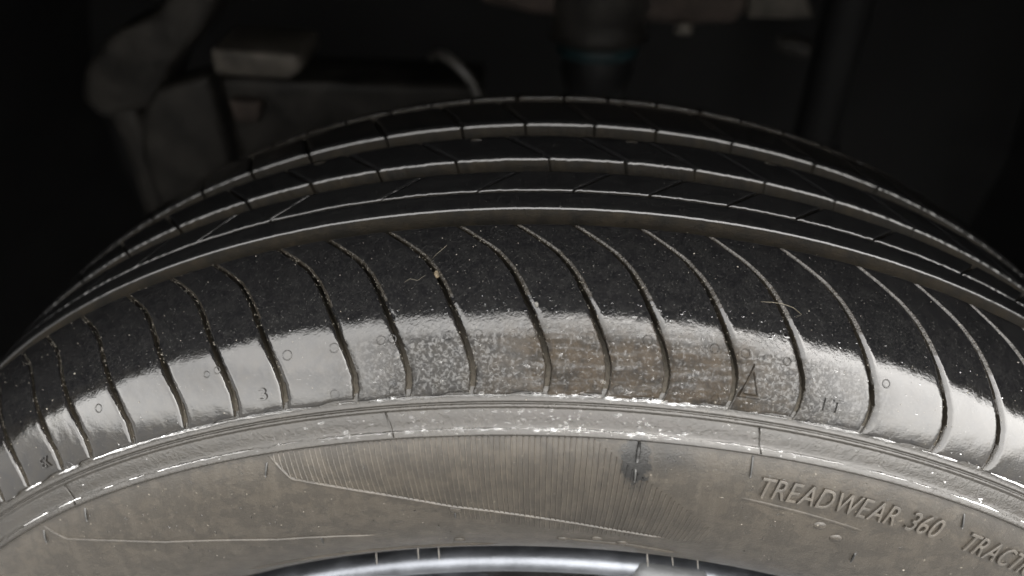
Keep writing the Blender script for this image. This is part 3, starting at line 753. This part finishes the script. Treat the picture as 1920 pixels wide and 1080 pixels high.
for k in range(1500):                           # grit along the slot edges, its pale specks also imitating glints of light
    a = rg.choice([q for q in slots if -42 < q < 36]); s = rg.uniform(.001, .034) if rg.random() < .8 else rg.uniform(.034, .056)
    thd = a + math.degrees(float(slot_dth(s)) + (float(slot_w(s)) * (.5 if rg.random() < .75 else -.5) - .3 * float(slot_chamfer(s)) + rg.gauss(.0001, .00025)) / .305)
    c = np.array(sh_pt(thd, s, rg.uniform(-.0006, .00002))); z = rg.uniform(.00006, .00016); b0 = len(GV)
    for v in ((1, 0, 0), (-1, 0, 0), (0, 1, 0), (0, -1, 0), (0, 0, 1), (0, 0, -1)):
        GV.append(c + z * np.array(v) * np.array([rg.uniform(.6, 1.6) for _ in range(3)]))
    for f in ((0, 2, 4), (2, 1, 4), (1, 3, 4), (3, 0, 4), (2, 0, 5), (1, 2, 5), (3, 1, 5), (0, 3, 5)): GF.append(tuple(b0 + q for q in f))
gr = add_obj("grit", GV, GF, m_grit_glint, smooth=False)  # grit specks, those along the slots also imitating glints
tag(gr, "fine pale grit specks over the wet rubber, some painted as glints along the slots", "grit", kind="stuff")

# dry plant fibres stuck to the shoulder
m_fib = simple("dry_fibre", (0.055, 0.048, 0.034), 0.7)
def fibre(pts_, rad, label):
    P = [sh_pt(a, s, .0002 + .0001 * math.sin(k * 1.7)) for k, (a, s) in enumerate(pts_)]
    rad *= .55
    V, F = tube(P, [rad * .6] + [rad] * (len(P) - 2) + [rad * .4], 5)
    tag(add_obj("plant_fibre", V, F, m_fib), label, "fibre", "dry fibres on the tyre")
fibre([(-6.75, .0140), (-6.45, .0118), (-6.15, .0098), (-6.0, .0085)], .00014, "short straight straw fibre beside the slot with a tan crumb")
fibre([(-8.1, .0215), (-7.8, .0205), (-7.4, .0212), (-7.0, .0195)], .00011, "pale curled fibre left of the slot with a tan crumb")
fibre([(10.5, .0232), (11.1, .0228), (11.7, .0226), (12.3, .0232), (12.7, .0250), (12.4, .0262)], .00013, "long curly fibre crossing a slot on the right shoulder")
# crumbs lodged in the slots
m_crumb = simple("tan_crumb", (0.05, 0.038, 0.022), 0.75, 0, 400, .5)
m_chip = simple("grey_chip", (0.06, 0.058, 0.053), 0.6, 0, 300, .3)
def crumb(name, thd, s, h, size, m, label, st_=(1, 1, 1)):
    bm = bmesh.new(); bmesh.ops.create_icosphere(bm, subdivisions=2, radius=1)
    c = sh_pt(thd, s, h); V = []
    for v in bm.verts:
        q = np.array(v.co[:]); q = q * (1 + .35 * noise.noise(Vector(q) * 1.7 + Vector((thd, s, 0))))
        V.append(c + q * size * np.array(st_))
    F = [tuple(x.index for x in f.verts) for f in bm.faces]; bm.free()
    tag(add_obj(name, V, F, m, smooth=False), label, "grit")
crumb("crumb", -6.45, .0185, -.0012, .0010, m_crumb, "tan soil crumb lodged in a shoulder slot left of centre", (1, 1.5, 1))
crumb("stone_chip", -1.15, .0300, .0001, .0008, m_chip, "pale grey chip stuck at the edge of the middle shoulder slot", (.7, 1.2, 1))

# ------------------------------------------------------------------ suspension parts behind the tyre
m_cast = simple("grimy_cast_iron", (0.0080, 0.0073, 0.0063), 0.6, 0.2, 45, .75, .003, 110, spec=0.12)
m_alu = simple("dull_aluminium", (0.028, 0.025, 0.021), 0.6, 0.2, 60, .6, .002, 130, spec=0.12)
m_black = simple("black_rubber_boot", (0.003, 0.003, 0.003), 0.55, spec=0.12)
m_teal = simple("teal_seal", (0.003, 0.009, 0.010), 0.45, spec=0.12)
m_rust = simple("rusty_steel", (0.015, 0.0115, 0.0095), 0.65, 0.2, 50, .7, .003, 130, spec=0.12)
def slab(name, poly, y, thick, m, parent=None, bev=.006, sharp=None):
    """solid cut to an outline seen in the photo, standing at depth y, with real thickness and rounded edges"""
    bm = bmesh.new()
    vs_ = [bm.verts.new(pix_at_y(px, py, y)) for px, py in poly]
    f = bm.faces.new(vs_)
    ex = bmesh.ops.extrude_face_region(bm, geom=[f])
    for v in [q for q in ex['geom'] if isinstance(q, bmesh.types.BMVert)]: v.co += Vector((0, thick, -thick * .15))
    bmesh.ops.recalc_face_normals(bm, faces=bm.faces[:])
    bmesh.ops.bevel(bm, geom=bm.edges[:], offset=bev, segments=3, affect='EDGES', profile=.6, clamp_overlap=True)
    me = bpy.data.meshes.new(name); bm.to_mesh(me); bm.free(); me.materials.append(m)
    me.polygons.foreach_set("use_smooth", [True] * len(me.polygons))
    o = bpy.data.objects.new(name, me); COL.objects.link(o)
    if parent: o.parent = parent
    return o
def lathe(name, axis_p, axis_d, prof, m, parent=None, seg=28):
    d = np.array(axis_d, float); d /= np.linalg.norm(d); a = np.cross(d, [0.3, 1, 0.1]); a /= np.linalg.norm(a); b = np.cross(d, a); V = []
    for (t, r_) in prof:
        for i in range(seg):
            w = 2 * math.pi * i / seg; V.append(np.array(axis_p) + d * t + r_ * (math.cos(w) * a + math.sin(w) * b))
    F = [(l * seg + i, l * seg + (i + 1) % seg, l * seg + seg + (i + 1) % seg, l * seg + seg + i) for l in range(len(prof) - 1) for i in range(seg)]
    F += [tuple(range(seg))[::-1], tuple((len(prof) - 1) * seg + i for i in range(seg))]
    return add_obj(name, V, F, m, parent, sharp=45)
# steering knuckle
kn = empty("steering_knuckle", tuple(pix_at_y(300, 300, .20)))
def keep(o, root):
    o.parent = root; o.matrix_parent_inverse = root.matrix_world.inverted() if root.matrix_world != Matrix.Identity(4) else Matrix.Translation(root.location).inverted()
tag(kn, "grimy cast steering knuckle behind the tyre at upper left", "knuckle")
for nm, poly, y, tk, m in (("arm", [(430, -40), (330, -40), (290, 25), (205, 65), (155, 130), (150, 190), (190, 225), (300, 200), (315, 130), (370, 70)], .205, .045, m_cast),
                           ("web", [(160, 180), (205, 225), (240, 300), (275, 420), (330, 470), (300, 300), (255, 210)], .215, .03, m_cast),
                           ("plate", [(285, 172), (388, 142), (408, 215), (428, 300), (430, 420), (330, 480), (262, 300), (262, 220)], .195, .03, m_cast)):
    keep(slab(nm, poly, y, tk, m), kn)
# brake caliper
ca = empty("brake_caliper", tuple(pix_at_y(600, 180, .21)))
tag(ca, "dull metal brake caliper with pale top edge behind the tyre", "caliper")
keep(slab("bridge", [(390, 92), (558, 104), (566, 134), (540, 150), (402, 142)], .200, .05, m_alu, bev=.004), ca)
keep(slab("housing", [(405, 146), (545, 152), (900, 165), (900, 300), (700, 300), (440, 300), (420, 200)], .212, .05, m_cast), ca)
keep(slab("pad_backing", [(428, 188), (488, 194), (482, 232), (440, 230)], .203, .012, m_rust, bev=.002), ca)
# hose
P = [pix_at_y(px, py, y) for px, py, y in ((800, 135, .33), (806, 120, .29), (812, 104, .25), (830, 101, .222), (858, 122, .212), (890, 156, .208), (905, 200, .21))]
Pq = np.array(P); tq = np.linspace(0, 6, 40); Ps = np.stack([np.interp(tq, range(7), Pq[:, k]) for k in range(3)], -1)
for _ in range(12): Ps[1:-1] = (Ps[:-2] + 2 * Ps[1:-1] + Ps[2:]) / 4
V, F = tube(Ps, .0032, 10)
tag(add_obj("brake_hose", V, F, simple("worn_grey_hose", (0.03, 0.028, 0.025), .45)), "thin curved grey brake hose above the far tread edge", "hose")
# control arm with ball joint
arm = empty("control_arm", tuple(pix_at_y(1150, 20, .30)))
tag(arm, "rusty control arm along the top edge right of centre", "suspension arm")
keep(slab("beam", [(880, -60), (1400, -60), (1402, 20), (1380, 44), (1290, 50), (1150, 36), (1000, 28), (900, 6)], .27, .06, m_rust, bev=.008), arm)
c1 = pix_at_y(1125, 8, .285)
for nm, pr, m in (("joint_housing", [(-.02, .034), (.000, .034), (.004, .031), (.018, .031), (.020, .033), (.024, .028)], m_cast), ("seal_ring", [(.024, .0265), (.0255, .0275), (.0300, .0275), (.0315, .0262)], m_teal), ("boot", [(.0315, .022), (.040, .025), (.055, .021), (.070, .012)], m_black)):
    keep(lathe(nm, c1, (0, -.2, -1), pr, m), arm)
keep(lathe("bolt", pix_at_y(1283, 44, .262), (0, -.4, -1), [(0, .006), (.006, .006), (.007, .004)], m_alu, seg=8), arm)
br = slab("mounting_bracket", [(1405, -40), (1500, -40), (1528, 34), (1480, 37), (1400, 34)], .30, .02, m_alu, bev=.003)
tag(br, "pale mounting bracket beside the control arm at the top edge", "bracket")
p0 = pix_at_y(1610, -60, .34)
st = lathe("strut_tube", p0, (0.02, 0, -1), [(-.05, .017), (.14, .017), (.142, .020), (.16, .020)], m_plastic)
tag(st, "dark upright strut tube in the shadow at upper right", "strut")
nut = lathe("tie_rod_nut", pix_at_y(1495, 88, .30), (1, -.3, -.15), [(-.014, .0045), (-.006, .007), (.006, .007), (.010, .004)], m_cast, seg=10)
tag(nut, "small dark tie rod nut between bracket and strut tube", "nut")

bpy.context.view_layer.update()
